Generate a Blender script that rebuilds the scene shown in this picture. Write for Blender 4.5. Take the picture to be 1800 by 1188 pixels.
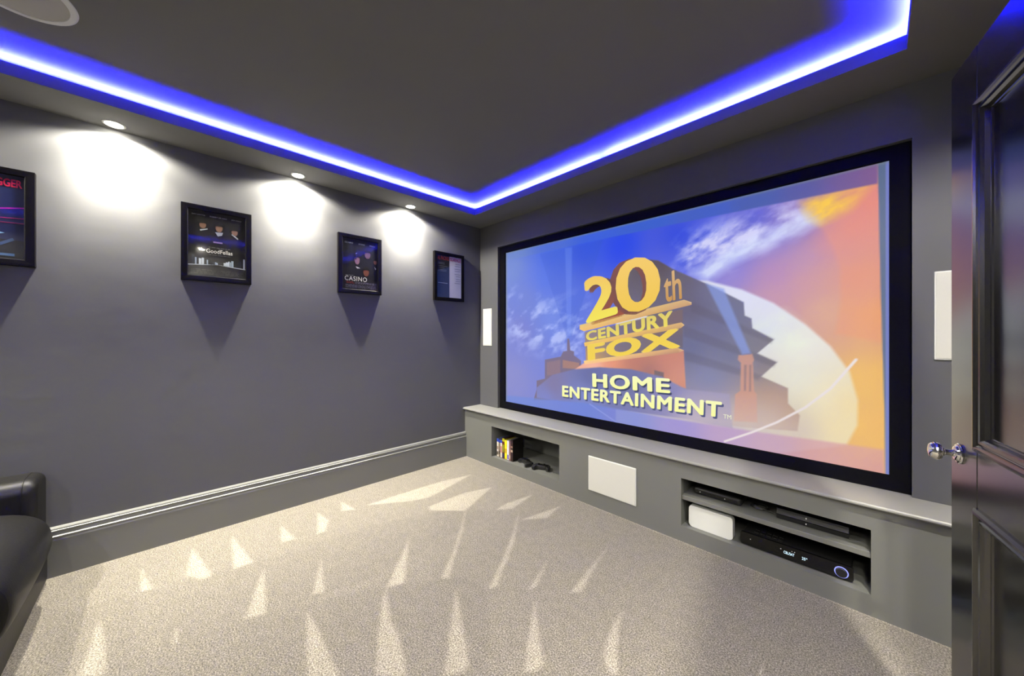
import bpy, bmesh, math, random
import numpy as np
from mathutils import Vector, Matrix

# ------------------------------------------------------------------ camera, world, exposure
for o in list(bpy.data.objects):
    bpy.data.objects.remove(o, do_unlink=True)
SC = bpy.context.scene
COL = SC.collection
PI = math.pi

cam_d = bpy.data.cameras.new('camera')
cam_d.sensor_width = 36.0
cam_d.lens = 627.0 / 1800.0 * 36.0
cam_d.shift_y = -4.0 / 1800.0
cam_d.clip_start = 0.02
cam = bpy.data.objects.new('camera', cam_d)
COL.objects.link(cam)
cam.location = (3.003, 0.0, 1.25)
cam.rotation_euler = (PI / 2, 0, math.atan(640.0 / 627.0))
SC.camera = cam

SC.view_settings.view_transform = 'Standard'
SC.view_settings.look = 'None'
SC.view_settings.exposure = 0.0
SC.view_settings.gamma = 1.0
SC.view_settings.use_curve_mapping = False

world = bpy.data.worlds.new('world')
SC.world = world
world.use_nodes = True
world.node_tree.nodes['Background'].inputs[0].default_value = (0.5, 0.47, 0.42, 1)
world.node_tree.nodes['Background'].inputs[1].default_value = 0.05
SC.cycles.max_bounces = 6
SC.cycles.diffuse_bounces = 4
SC.cycles.use_adaptive_sampling = True
SC.cycles.adaptive_threshold = 0.05
SC.cycles.sample_clamp_indirect = 6.0

# light strengths
DOWN_W = 125.0            # each ceiling downlight: wide spill
BEAM_W = 125.0           # its beam
CORE_W = 105.0           # and the bright core of the beam
DOWN_COL = (1.0, 0.94, 0.77)
LED_COL = (0.0058, 0.0068, 1.0)
LED_STR = 8600.0
PIC = 1.0                # projected picture

# room dimensions (metres): left wall x=0, right wall x=3.44, screen wall y=2.46, rear wall y=-2.3
RX, RY0, RY1 = 3.44, -2.30, 2.46
ZS, ZL, ZC = 2.41, 2.468, 2.500      # soffit underside, lip top, tray ceiling
BY = 2.255                            # bench front

# ------------------------------------------------------------------ materials
def lin(c):
    return tuple(((v / 255) / 12.92 if v / 255 <= 0.04045 else ((v / 255 + 0.055) / 1.055) ** 2.4) for v in c)

MATS = {}
def mat(name, color, rough=0.5, metal=0.0, var=0.0, vscale=8.0, bump=0.0, bscale=60.0, coat=0.0, emit=None, estr=0.0, spec=0.5, bdist=0.002):
    if name in MATS:
        return MATS[name]
    m = bpy.data.materials.new(name)
    m.use_nodes = True
    nt = m.node_tree
    b = nt.nodes['Principled BSDF']
    b.inputs['Base Color'].default_value = (*color, 1)
    b.inputs['Roughness'].default_value = rough
    b.inputs['Metallic'].default_value = metal
    b.inputs['Specular IOR Level'].default_value = spec
    b.inputs['Coat Weight'].default_value = coat
    b.inputs['Coat Roughness'].default_value = 0.2
    tc = nt.nodes.new('ShaderNodeTexCoord')
    if var > 0:
        n = nt.nodes.new('ShaderNodeTexNoise')
        n.inputs['Scale'].default_value = vscale
        n.inputs['Detail'].default_value = 4
        nt.links.new(tc.outputs['Object'], n.inputs['Vector'])
        mx = nt.nodes.new('ShaderNodeMix')
        mx.data_type = 'RGBA'
        mx.inputs[6].default_value = (*[c * (1 - var) for c in color], 1)
        mx.inputs[7].default_value = (*[min(1, c * (1 + var)) for c in color], 1)
        nt.links.new(n.outputs['Fac'], mx.inputs[0])
        nt.links.new(mx.outputs[2], b.inputs['Base Color'])
    if bump > 0:
        n2 = nt.nodes.new('ShaderNodeTexNoise')
        n2.inputs['Scale'].default_value = bscale
        n2.inputs['Detail'].default_value = 3
        nt.links.new(tc.outputs['Object'], n2.inputs['Vector'])
        bp = nt.nodes.new('ShaderNodeBump')
        bp.inputs['Strength'].default_value = bump
        bp.inputs['Distance'].default_value = bdist
        nt.links.new(n2.outputs['Fac'], bp.inputs['Height'])
        nt.links.new(bp.outputs['Normal'], b.inputs['Normal'])
    if emit:
        b.inputs['Emission Color'].default_value = (*emit, 1)
        b.inputs['Emission Strength'].default_value = estr
    MATS[name] = m
    return m

WALL = (0.089, 0.090, 0.098)
M_wall = mat('grey_wall_paint', WALL, 0.62, var=0.05, vscale=2.5, bump=0.12, bscale=9, bdist=0.01)
M_ceil = mat('grey_ceiling_paint', (0.145, 0.144, 0.142), 0.8, var=0.04, vscale=2, bump=0.05, bscale=120)
M_wood = mat('grey_satin_joinery_paint', (0.152, 0.156, 0.150), 0.38, spec=0.6, var=0.03, vscale=3, bump=0.04, bscale=200)
M_frame_blk = mat('black_picture_frame', (0.0035, 0.003, 0.0035), 0.5, var=0.2, vscale=30, spec=0.06)
M_velvet = mat('black_velvet', (0.003, 0.003, 0.0035), 0.95, var=0.2, vscale=60, spec=0.1)
M_door = mat('black_gloss_lacquer', (0.006, 0.0055, 0.006), 0.22, var=0.1, vscale=4, bump=0.02, bscale=500, bdist=0.0002, spec=0.8, coat=0.6)
M_chrome = mat('polished_chrome', (0.82, 0.82, 0.84), 0.06, 1.0, var=0.02, vscale=40)
M_white = mat('white_grille_cloth', (0.60, 0.60, 0.595), 0.7, var=0.03, vscale=300, bump=0.1, bscale=900)
M_whitepl = mat('white_plastic', (0.70, 0.715, 0.735), 0.35, var=0.02, vscale=20)
M_gris = mat('grey_speaker_mesh', (0.42, 0.41, 0.40), 0.7, var=0.06, vscale=500, bump=0.2, bscale=1200)
M_leather = mat('black_leather', (0.0045, 0.0043, 0.0043), 0.46, spec=0.25, var=0.25, vscale=6, bump=0.35, bscale=160, bdist=0.0015)
M_blk = mat('black_matt_plastic', (0.010, 0.010, 0.011), 0.45, var=0.15, vscale=30, bump=0.05, bscale=400)
M_blkgl = mat('black_gloss_plastic', (0.004, 0.004, 0.0045), 0.22, var=0.1, vscale=20, spec=0.5)
M_led = mat('blue_led_strip', (0.02, 0.02, 0.3), 0.5, var=0.05, vscale=30, emit=LED_COL, estr=LED_STR)
M_lamp = mat('warm_lamp_lens', (0.9, 0.9, 0.85), 0.3, var=0.02, vscale=30, emit=(1.0, 0.95, 0.78), estr=160.0)
M_trim = mat('white_lamp_trim', (0.75, 0.75, 0.72), 0.4, var=0.02, vscale=30)
M_disp = mat('cool_display_glow', (0.1, 0.1, 0.12), 0.4, var=0.05, vscale=30, emit=(0.65, 0.9, 1.0), estr=1.3)
M_ring = mat('blue_white_ring_glow', (0.1, 0.1, 0.2), 0.4, var=0.05, vscale=30, emit=(0.30, 0.34, 1.0), estr=1.1)
M_dot = mat('white_indicator_glow', (0.2, 0.2, 0.2), 0.4, var=0.05, vscale=30, emit=(0.9, 0.85, 0.8), estr=0.4)
M_hall = mat('hall_wall_paint', (0.5, 0.48, 0.44), 0.7, var=0.04, vscale=3)

def vcol_mat(name, rough=0.5, emission=False, strength=1.0):
    m = bpy.data.materials.new(name)
    m.use_nodes = True
    nt = m.node_tree
    b = nt.nodes['Principled BSDF']
    b.inputs['Roughness'].default_value = rough
    a = nt.nodes.new('ShaderNodeVertexColor')
    a.layer_name = 'Col'
    if emission:
        b.inputs['Base Color'].default_value = (0.045, 0.045, 0.047, 1)
        b.inputs['Specular IOR Level'].default_value = 0.1
        nt.links.new(a.outputs['Color'], b.inputs['Emission Color'])
        b.inputs['Emission Strength'].default_value = strength
    else:
        nt.links.new(a.outputs['Color'], b.inputs['Base Color'])
    MATS[name] = m
    return m
M_print = vcol_mat('printed_ink', 0.45)
M_pic = vcol_mat('projected_picture_light', 0.8, True, PIC)

def glass_mat():
    m = bpy.data.materials.new('thin_glass_pane')
    m.use_nodes = True
    nt = m.node_tree
    for n in list(nt.nodes):
        nt.nodes.remove(n)
    out = nt.nodes.new('ShaderNodeOutputMaterial')
    t = nt.nodes.new('ShaderNodeBsdfTransparent')
    g = nt.nodes.new('ShaderNodeBsdfGlossy')
    g.inputs['Roughness'].default_value = 0.05
    f = nt.nodes.new('ShaderNodeFresnel')
    f.inputs['IOR'].default_value = 1.5
    mx = nt.nodes.new('ShaderNodeMixShader')
    lim = nt.nodes.new('ShaderNodeMath')          # low-reflection picture acrylic
    lim.operation = 'MINIMUM'
    lim.inputs[1].default_value = 0.16
    nt.links.new(f.outputs[0], lim.inputs[0])
    nt.links.new(lim.outputs[0], mx.inputs[0])
    nt.links.new(t.outputs[0], mx.inputs[1])
    nt.links.new(g.outputs[0], mx.inputs[2])
    nt.links.new(mx.outputs[0], out.inputs[0])
    return m
M_glass = glass_mat()

def carpet_mat():
    m = bpy.data.materials.new('beige_cut_pile_carpet')
    m.use_nodes = True
    nt = m.node_tree
    b = nt.nodes['Principled BSDF']
    b.inputs['Roughness'].default_value = 0.95
    b.inputs['Specular IOR Level'].default_value = 0.1
    b.inputs['Sheen Weight'].default_value = 0.15
    tc = nt.nodes.new('ShaderNodeTexCoord')
    def noise(scale, detail, rough=0.6):
        n = nt.nodes.new('ShaderNodeTexNoise')
        n.inputs['Scale'].default_value = scale
        n.inputs['Detail'].default_value = detail
        n.inputs['Roughness'].default_value = rough
        nt.links.new(tc.outputs['Object'], n.inputs['Vector'])
        return n
    n1 = noise(180, 4, 0.8)
    n2 = noise(22, 4, 0.6)
    n3 = noise(520, 2)
    r = nt.nodes.new('ShaderNodeValToRGB')
    e = r.color_ramp.elements
    e[0].position = 0.36
    e[0].color = (0.038, 0.0335, 0.027, 1)
    e[1].position = 0.64
    e[1].color = (0.425, 0.39, 0.33, 1)
    e2 = r.color_ramp.elements.new(0.5)
    e2.color = (0.186, 0.168, 0.137, 1)
    nt.links.new(n1.outputs['Fac'], r.inputs[0])
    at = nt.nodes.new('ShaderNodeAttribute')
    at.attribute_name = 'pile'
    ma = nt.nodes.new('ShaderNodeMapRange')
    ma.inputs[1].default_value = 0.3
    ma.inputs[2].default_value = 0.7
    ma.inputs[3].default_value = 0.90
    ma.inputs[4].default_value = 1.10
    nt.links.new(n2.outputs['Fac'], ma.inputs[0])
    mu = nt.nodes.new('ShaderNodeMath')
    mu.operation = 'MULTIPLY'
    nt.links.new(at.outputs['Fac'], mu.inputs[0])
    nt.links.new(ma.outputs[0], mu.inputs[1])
    vm = nt.nodes.new('ShaderNodeVectorMath')
    vm.operation = 'SCALE'
    nt.links.new(r.outputs[0], vm.inputs[0])
    nt.links.new(mu.outputs[0], vm.inputs['Scale'])
    nt.links.new(vm.outputs[0], b.inputs['Base Color'])
    bp = nt.nodes.new('ShaderNodeBump')
    bp.inputs['Strength'].default_value = 0.7
    bp.inputs['Distance'].default_value = 0.004
    nt.links.new(n3.outputs['Fac'], bp.inputs['Height'])
    nt.links.new(bp.outputs['Normal'], b.inputs['Normal'])
    return m
M_carpet = carpet_mat()

# ------------------------------------------------------------------ mesh helpers
def box(bm, lo, hi, r=0.0, seg=2):
    lo, hi = Vector(lo), Vector(hi)
    c, s = (lo + hi) / 2, hi - lo
    mtx = Matrix.Translation(c) @ Matrix.Diagonal((*s, 1))
    g = bmesh.ops.create_cube(bm, size=1.0, matrix=mtx)
    if r > 0:
        es = {e for v in g['verts'] for e in v.link_edges}
        bmesh.ops.bevel(bm, geom=list(es), offset=r, segments=seg, affect='EDGES', profile=0.5)
    return bm

def new(): return bmesh.new()

def obj(name, bm, material, parent=None, smooth=False):
    me = bpy.data.meshes.new(name)
    bmesh.ops.recalc_face_normals(bm, faces=bm.faces)
    bm.to_mesh(me)
    bm.free()
    if material is not None:
        me.materials.append(material)
    if smooth:
        me.polygons.foreach_set('use_smooth', [True] * len(me.polygons))
        me.set_sharp_from_angle(angle=math.radians(26))
    o = bpy.data.objects.new(name, me)
    COL.objects.link(o)
    if parent is not None:
        o.parent = parent
        o.matrix_parent_inverse = Matrix.Translation(-Vector(parent.get('base', (0, 0, 0)))) if parent.type == 'EMPTY' else Matrix()
    return o

def bobj(name, lo, hi, material, parent=None, r=0.0, seg=2):
    return obj(name, box(new(), lo, hi, r, seg), material, parent, smooth=seg > 2)

def tag(o, label=None, cat=None, group=None, kind=None):
    if label: o['label'] = label
    if cat: o['category'] = cat
    if group: o['group'] = group
    if kind: o['kind'] = kind
    return o

def thing(name, label, cat, loc, group=None, kind=None):
    # an Empty at the thing's base; parts are modelled in room coordinates
    o = bpy.data.objects.new(name, None)
    o.empty_display_size = 0.05
    COL.objects.link(o)
    o.location = loc
    o['base'] = tuple(loc)
    return tag(o, label, cat, group, kind)

def struct(o):
    o['kind'] = 'structure'
    return o

def lathe(bm, prof, seg=32, mtx=None, close=True):
    # prof: (radius, axial) pairs, axis +z
    rings = []
    for r, z in prof:
        if r < 1e-6:
            rings.append([bm.verts.new((0, 0, z))])
        else:
            rings.append([bm.verts.new((r * math.cos(2 * PI * i / seg), r * math.sin(2 * PI * i / seg), z)) for i in range(seg)])
    for a, b in zip(rings, rings[1:]):
        for i in range(seg):
            j = (i + 1) % seg
            if len(a) == 1 and len(b) == 1:
                continue
            if len(a) == 1:
                bm.faces.new((a[0], b[i], b[j]))
            elif len(b) == 1:
                bm.faces.new((a[i], b[0], a[j]))
            else:
                bm.faces.new((a[i], b[i], b[j], a[j]))
    if mtx is not None:
        bmesh.ops.transform(bm, matrix=mtx, verts=[v for rg in rings for v in rg])
    return bm

def extrude_profile(bm, prof, axis_fn, ends):
    # prof: list of 2D points (closed loop); axis_fn(p, t) -> 3D ; ends (t0, t1)
    rings = [[bm.verts.new(axis_fn(p, t)) for p in prof] for t in ends]
    n = len(prof)
    for a, b in zip(rings, rings[1:]):
        for i in range(n):
            j = (i + 1) % n
            bm.faces.new((a[i], a[j], b[j], b[i]))
    bm.faces.new(rings[0])
    bm.faces.new(list(reversed(rings[-1])))
    return bm

def tube(bm, pts, r, seg=8):
    pts = [Vector(p) for p in pts]
    rings = []
    for i, p in enumerate(pts):
        d = (pts[min(i + 1, len(pts) - 1)] - pts[max(i - 1, 0)]).normalized()
        up = Vector((0, 0, 1)) if abs(d.z) < 0.95 else Vector((1, 0, 0))
        a = d.cross(up).normalized()
        b = d.cross(a)
        rings.append([bm.verts.new(p + a * r * math.cos(2 * PI * k / seg) + b * r * math.sin(2 * PI * k / seg)) for k in range(seg)])
    for a, b in zip(rings, rings[1:]):
        for k in range(seg):
            bm.faces.new((a[k], a[(k + 1) % seg], b[(k + 1) % seg], b[k]))
    bm.faces.new(rings[0])
    bm.faces.new(list(reversed(rings[-1])))
    return bm

# flat print: polygons with a colour per vertex ------------------------------------------------
def colour_mesh(name, verts, faces, cols, material, parent):
    me = bpy.data.meshes.new(name)
    me.from_pydata([tuple(v) for v in verts], [], faces)
    ca = me.color_attributes.new('Col', 'FLOAT_COLOR', 'POINT')
    arr = np.ones((len(verts), 4), dtype=np.float32)
    arr[:, :3] = np.asarray(cols, dtype=np.float32).reshape(-1, 3)
    ca.data.foreach_set('color', arr.ravel())
    me.materials.append(material)
    o = bpy.data.objects.new(name, me)
    COL.objects.link(o)
    if parent is not None:
        o.parent = parent
        if parent.type == 'EMPTY':
            o.matrix_parent_inverse = Matrix.Translation(-Vector(parent['base']))
    return o

GLYPHS = {}
def text_geo(txt, off=0.0, space=1.0, bold=0.0):
    key = (txt, off, space, bold)
    if key in GLYPHS:
        return GLYPHS[key]
    cu = bpy.data.curves.new('glyphs', 'FONT')
    cu.body = txt
    cu.offset = off
    cu.space_character = space
    cu.resolution_u = 4
    ob = bpy.data.objects.new('glyphs', cu)
    COL.objects.link(ob)
    dg = bpy.context.evaluated_depsgraph_get()
    me = bpy.data.meshes.new_from_object(ob.evaluated_get(dg))
    vs = np.array([v.co[:2] for v in me.vertices])
    fs = [tuple(p.vertices) for p in me.polygons]
    bpy.data.objects.remove(ob)
    bpy.data.curves.remove(cu)
    bpy.data.meshes.remove(me)
    if bold > 0:      # heavier strokes: the same glyphs laid over each other, slightly shifted
        n0, V, F = len(vs), [], []
        for k in range(8):
            a = 2 * PI * k / 8
            F += [tuple(i + n0 * k for i in f) for f in fs]
            V.append(vs + bold * np.array([math.cos(a), 0.8 * math.sin(a)]))
        vs, fs = np.concatenate(V), F
    lo, hi = vs.min(0), vs.max(0)
    vs = (vs - lo) / (hi - lo)
    GLYPHS[key] = (vs, fs)
    return GLYPHS[key]

def text_in_quad(txt, quad, off=0.0, space=1.0, bold=0.0):
    # quad: TL, TR, BR, BL (2D)
    vs, fs = text_geo(txt, off, space, bold)
    tl, tr, br, bl = [np.array(q[:2], float) for q in quad]
    u, v = vs[:, :1], vs[:, 1:]
    p = (tl * (1 - u) + tr * u) * v + (bl * (1 - u) + br * u) * (1 - v)
    return p, fs, v[:, 0]

# ------------------------------------------------------------------ numpy noise for pile and picture
def vnoise(x, y, seed=0):
    xi, yi = np.floor(x).astype(int), np.floor(y).astype(int)
    xf, yf = x - xi, y - yi
    def h(a, b):
        n = (a * 374761393 + b * 668265263 + seed * 1274126177) & 0x7fffffff
        n = ((n ^ (n >> 13)) * 1274126177) & 0x7fffffff
        return ((n ^ (n >> 16)) & 0xffff) / 65535.0
    u, v = xf * xf * (3 - 2 * xf), yf * yf * (3 - 2 * yf)
    return (h(xi, yi) * (1 - u) + h(xi + 1, yi) * u) * (1 - v) + (h(xi, yi + 1) * (1 - u) + h(xi + 1, yi + 1) * u) * v

def fbm(x, y, octv=5, seed=0):
    s, a, t = 0, 0.5, 0
    for i in range(octv):
        s = s + a * vnoise(x * 2 ** i, y * 2 ** i, seed + i)
        t += a
        a *= 0.55
    return s / t

def poly_mask(x, y, poly, soft):
    # soft-edged inside test, vectorised
    P = np.array(poly, float)
    inside = np.zeros(x.shape, bool)
    d2 = np.full(x.shape, 1e9)
    n = len(P)
    for i in range(n):
        x0, y0 = P[i]
        x1, y1 = P[(i + 1) % n]
        c = ((y0 > y) != (y1 > y))
        with np.errstate(divide='ignore', invalid='ignore'):
            xi = (x1 - x0) * (y - y0) / (y1 - y0 if y1 != y0 else 1e-9) + x0
        inside ^= c & (x < xi)
        dx, dy = x1 - x0, y1 - y0
        t = np.clip(((x - x0) * dx + (y - y0) * dy) / (dx * dx + dy * dy + 1e-12), 0, 1)
        d2 = np.minimum(d2, (x - x0 - t * dx) ** 2 + (y - y0 - t * dy) ** 2)
    d = np.sqrt(d2) * np.where(inside, 1, -1)
    return np.clip(0.5 + d / (2 * soft), 0, 1)

def line_mask(x, y, pts, w, soft):
    d2 = np.full(x.shape, 1e9)
    for (x0, y0), (x1, y1) in zip(pts, pts[1:]):
        dx, dy = x1 - x0, y1 - y0
        t = np.clip(((x - x0) * dx + (y - y0) * dy) / (dx * dx + dy * dy + 1e-12), 0, 1)
        d2 = np.minimum(d2, (x - x0 - t * dx) ** 2 + (y - y0 - t * dy) ** 2)
    return np.clip((w - np.sqrt(d2)) / soft + 0.5, 0, 1)

# ------------------------------------------------------------------ SETTING: floor
def build_floor():
    nx, ny = 290, 392
    xs = np.linspace(0, RX, nx)
    ys = np.linspace(RY0, 2.30, ny)
    X, Y = np.meshgrid(xs, ys)
    pile = np.full(X.shape, 1.0)
    # vacuum lanes: gentle alternating pile direction
    lanes = [
        ([(0.446,-0.368),(0.513,-0.039),(0.616,0.397),(0.660,0.954),(0.894,1.580),(1.103,1.638),(1.179,0.743),(1.087,0.337),(0.962,-0.052),(0.886,-0.304)], 0.93),
        ([(0.946,-0.296),(0.962,-0.052),(1.087,0.337),(1.302,0.816),(1.517,1.114),(1.674,1.146),(2.017,0.850),(0.946,-0.296)], 0.90),
        ([(0.784,1.377),(1.200,1.802),(1.591,1.941),(1.430,1.625),(1.641,1.151),(1.436,0.973)], 0.95),
    ]
    for poly, f in lanes:
        pile = pile * (1 + (f - 1) * poly_mask(X, Y, poly, 0.012))
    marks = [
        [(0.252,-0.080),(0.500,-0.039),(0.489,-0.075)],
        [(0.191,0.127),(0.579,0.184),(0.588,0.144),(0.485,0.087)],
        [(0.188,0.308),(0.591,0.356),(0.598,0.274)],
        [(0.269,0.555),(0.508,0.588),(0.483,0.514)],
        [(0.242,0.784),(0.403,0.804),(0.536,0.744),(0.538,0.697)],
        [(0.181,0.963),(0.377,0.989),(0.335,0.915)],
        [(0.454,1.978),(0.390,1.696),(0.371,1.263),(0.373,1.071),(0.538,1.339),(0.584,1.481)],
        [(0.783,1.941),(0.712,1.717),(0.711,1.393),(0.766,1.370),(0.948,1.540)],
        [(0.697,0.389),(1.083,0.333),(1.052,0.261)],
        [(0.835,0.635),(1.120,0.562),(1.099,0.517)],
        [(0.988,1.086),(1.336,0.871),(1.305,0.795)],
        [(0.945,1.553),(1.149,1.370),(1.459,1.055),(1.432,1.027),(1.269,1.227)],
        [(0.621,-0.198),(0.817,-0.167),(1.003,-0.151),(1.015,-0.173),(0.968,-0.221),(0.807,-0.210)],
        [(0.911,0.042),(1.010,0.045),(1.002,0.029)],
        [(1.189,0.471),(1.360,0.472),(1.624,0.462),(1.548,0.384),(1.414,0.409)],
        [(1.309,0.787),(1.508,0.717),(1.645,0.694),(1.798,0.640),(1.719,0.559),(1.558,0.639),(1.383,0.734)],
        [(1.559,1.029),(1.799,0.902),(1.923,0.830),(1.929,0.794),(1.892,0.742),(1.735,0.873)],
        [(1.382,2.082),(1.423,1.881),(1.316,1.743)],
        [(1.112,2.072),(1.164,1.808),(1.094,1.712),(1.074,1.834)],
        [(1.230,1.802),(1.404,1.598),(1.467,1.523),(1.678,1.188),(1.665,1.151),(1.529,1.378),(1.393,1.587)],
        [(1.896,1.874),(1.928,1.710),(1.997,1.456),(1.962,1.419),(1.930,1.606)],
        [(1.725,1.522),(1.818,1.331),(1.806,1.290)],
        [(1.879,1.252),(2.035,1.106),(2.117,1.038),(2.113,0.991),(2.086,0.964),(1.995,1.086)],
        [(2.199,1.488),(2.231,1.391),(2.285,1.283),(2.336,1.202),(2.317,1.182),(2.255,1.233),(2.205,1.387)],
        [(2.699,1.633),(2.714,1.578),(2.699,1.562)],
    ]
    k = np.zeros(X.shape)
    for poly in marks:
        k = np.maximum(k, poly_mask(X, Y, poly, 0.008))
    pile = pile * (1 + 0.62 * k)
    # light caught by the pile edge, painted in paler along skirting and bench
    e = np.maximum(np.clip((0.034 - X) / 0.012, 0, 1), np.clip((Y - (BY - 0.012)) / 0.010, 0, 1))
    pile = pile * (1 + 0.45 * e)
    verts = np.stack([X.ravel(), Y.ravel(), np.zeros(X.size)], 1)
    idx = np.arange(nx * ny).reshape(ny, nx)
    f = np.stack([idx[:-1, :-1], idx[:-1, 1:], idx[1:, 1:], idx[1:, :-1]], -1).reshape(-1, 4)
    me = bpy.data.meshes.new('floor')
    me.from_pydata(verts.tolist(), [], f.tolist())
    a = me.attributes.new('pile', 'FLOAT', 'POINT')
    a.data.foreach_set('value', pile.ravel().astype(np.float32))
    me.materials.append(M_carpet)
    o = bpy.data.objects.new('floor', me)
    COL.objects.link(o)
    tag(o, 'beige cut-pile carpet with pale triangular vacuum marks', kind='structure')
build_floor()

# ------------------------------------------------------------------ SETTING: walls
T = 0.15
struct(bobj('wall_left', (-T, RY0 - T, -0.05), (0, RY1 + 0.30, 2.75), M_wall))
struct(bobj('wall_rear', (0, RY0 - T, -0.05), (RX, RY0, 2.75), M_wall))
# screen wall with a shallow recess that holds the screen
RXA, RXB, RZB, RYB = 0.283, 3.119, 2.160, 2.535
b = new()
box(b, (0, RY1, 0.507), (RXA, RY1 + 0.30, 2.75))
box(b, (RXB, RY1, 0.507), (RX, RY1 + 0.30, 2.75))
box(b, (RXA, RY1, RZB), (RXB, RY1 + 0.30, 2.75))
box(b, (RXA, RYB, 0.507), (RXB, RY1 + 0.30, RZB))
struct(obj('wall_screen', b, M_wall))
# right wall with the doorway the camera looks in from
DY0, DY1, DZ = -0.02, 0.80, 2.02
b = new()
box(b, (RX, RY0 - T, -0.05), (RX + T, DY0, 2.75))
box(b, (RX, DY1, -0.05), (RX + T, RY1 + 0.30, 2.75))
box(b, (RX, DY0, DZ), (RX + T, DY1, 2.75))
struct(obj('wall_right', b, M_wall))
b = new()
for y0, y1 in ((DY0 - 0.07, DY0), (DY1, DY1 + 0.07)):
    box(b, (RX - 0.02, y0, 0), (RX, y1, DZ), 0.004)
box(b, (RX - 0.02, DY0 - 0.07, DZ), (RX, DY1 + 0.07, DZ + 0.07), 0.004)
struct(obj('trim_1', b, M_wood))
struct(bobj('wall_hall', (RX + 1.2, RY0 - T, -0.05), (RX + 1.3, RY1 + 0.3, 2.75), M_hall))
struct(bobj('floor_hall', (RX, RY0 - T, -0.06), (RX + 1.2, RY1 + 0.3, -0.004), M_hall))
struct(bobj('ceiling_hall', (RX + T, RY0 - T, 2.6), (RX + 1.3, RY1 + 0.3, 2.75), M_hall))

# skirting boards: tall plinth, cove and stepped top moulding
SK = [(0, 0), (0.026, 0), (0.026, 0.188), (0.0225, 0.194), (0.0225, 0.199), (0.027, 0.203), (0.027, 0.208), (0.019, 0.214), (0.016, 0.224),
      (0.0175, 0.229), (0.022, 0.232), (0.022, 0.237), (0.018, 0.240), (0.018, 0.245), (0.014, 0.250), (0.004, 0.254), (0, 0.254)]
b = extrude_profile(new(), SK, lambda p, t: (p[0], t, p[1]), (RY0, BY))
struct(obj('baseboard_left', b, M_wood))
b = new()
extrude_profile(b, SK, lambda p, t: (RX - p[0], t, p[1]), (RY0, DY0 - 0.07))
extrude_profile(b, SK, lambda p, t: (RX - p[0], t, p[1]), (DY1 + 0.07, BY))
struct(obj('baseboard_right', b, M_wood))

# ceiling: soffit ring with an upstanding lip and a light trough, raised tray above
CX0, CX1, CY0, CY1 = 0.300, 3.090, RY0 + 0.31, 2.150      # tray opening
TR = 0.13                                                   # trough depth behind the lip
LIP = 0.008
b = new()
def ring(b, x0, y0, x1, y1, X0, Y0, X1, Y1, z0, z1):
    box(b, (X0, Y0, z0), (x0, Y1, z1))
    box(b, (x1, Y0, z0), (X1, Y1, z1))
    box(b, (x0, Y0, z0), (x1, y0, z1))
    box(b, (x0, y1, z0), (x1, Y1, z1))
ring(b, CX0, CY0, CX1, CY1, 0, RY0, RX, RY1, ZS, ZS + 0.03)                       # soffit board
ring(b, CX0, CY0, CX1, CY1, CX0 - LIP, CY0 - LIP, CX1 + LIP, CY1 + LIP, ZS + 0.03, ZL)   # lip
ring(b, CX0 - TR, CY0 - TR, CX1 + TR, CY1 + TR, 0, RY0, RX, RY1, ZS + 0.03, ZC)   # packing behind the trough
box(b, (0, RY0, ZC), (RX, RY1, ZC + 0.1))                                          # tray ceiling
ceil = struct(obj('ceiling', b, M_ceil))

# LED strips lying in the trough
LZ = 2.4622
def strip(lo, hi, label, seed):
    t = thing('led_strip', label, 'led strip', lo, 'blue LED strips in the ceiling trough')
    bobj('emitter', lo, hi, M_led, t)
    bobj('carrier', (lo[0] - 0.003, lo[1] - 0.003, ZS + 0.03), (hi[0] + 0.003, hi[1] + 0.003, lo[2]), M_trim, t)
D0, D1 = 0.016, 0.030     # strip distance behind the lip face
strip((CX0 - D1, CY0, LZ), (CX0 - D0, CY1 + D0 - 0.01, LZ + 0.003), 'blue LED strip in the ceiling trough above the poster wall', 1)
strip((CX0 - D1, CY1 + D0, LZ), (1.655, CY1 + D1, LZ + 0.003), 'blue LED strip in the trough over the left half of the screen', 2)
strip((1.69, CY1 + D0, LZ), (CX1 + D0 - 0.01, CY1 + D1, LZ + 0.003), 'blue LED strip in the trough over the right half of the screen', 3)
strip((CX1 + D0, CY0, LZ), (CX1 + D1, CY1 + D1, LZ + 0.003), 'blue LED strip in the trough on the door side of the ceiling', 4)

# ------------------------------------------------------------------ downlights
def downlight(x, y, label):
    t = thing('downlight', label, 'downlight', (x, y, ZS), 'recessed ceiling downlights')
    rx = Matrix.Translation((x, y, ZS))
    obj('trim_ring', lathe(new(), [(0.034, 0.0), (0.036, -0.004), (0.045, -0.003), (0.0465, 0.0)], 40, rx), M_trim, t, True)
    obj('lens', lathe(new(), [(0.0345, -0.0005), (0.032, -0.004), (0.02, -0.007), (0, -0.008)], 32, rx), M_lamp, t, True)
    for nm, en, ang, bl in (('downlight_spill', DOWN_W, 158, 0.35), ('downlight_beam', BEAM_W, 104, 0.8), ('downlight_core', CORE_W, 70, 1.0)):
        ld = bpy.data.lights.new(nm, 'SPOT')
        ld.energy = en
        ld.color = DOWN_COL
        ld.spot_size = math.radians(ang)
        ld.spot_blend = bl
        ld.shadow_soft_size = 0.02
        lo = bpy.data.objects.new(nm, ld)
        COL.objects.link(lo)
        lo.parent = t
        lo.location = (0, 0, -0.012)
LY = (-1.97, -1.08, -0.19, 0.70, 1.59)
LL = ('rearmost downlight above the poster wall', 'downlight above the wall behind the recliner', 'downlight left of the first fully visible poster',
      'middle downlight of the poster wall', 'downlight nearest the screen on the poster wall')
for y, l in zip(LY, LL):
    downlight(0.077, y, l)
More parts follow.
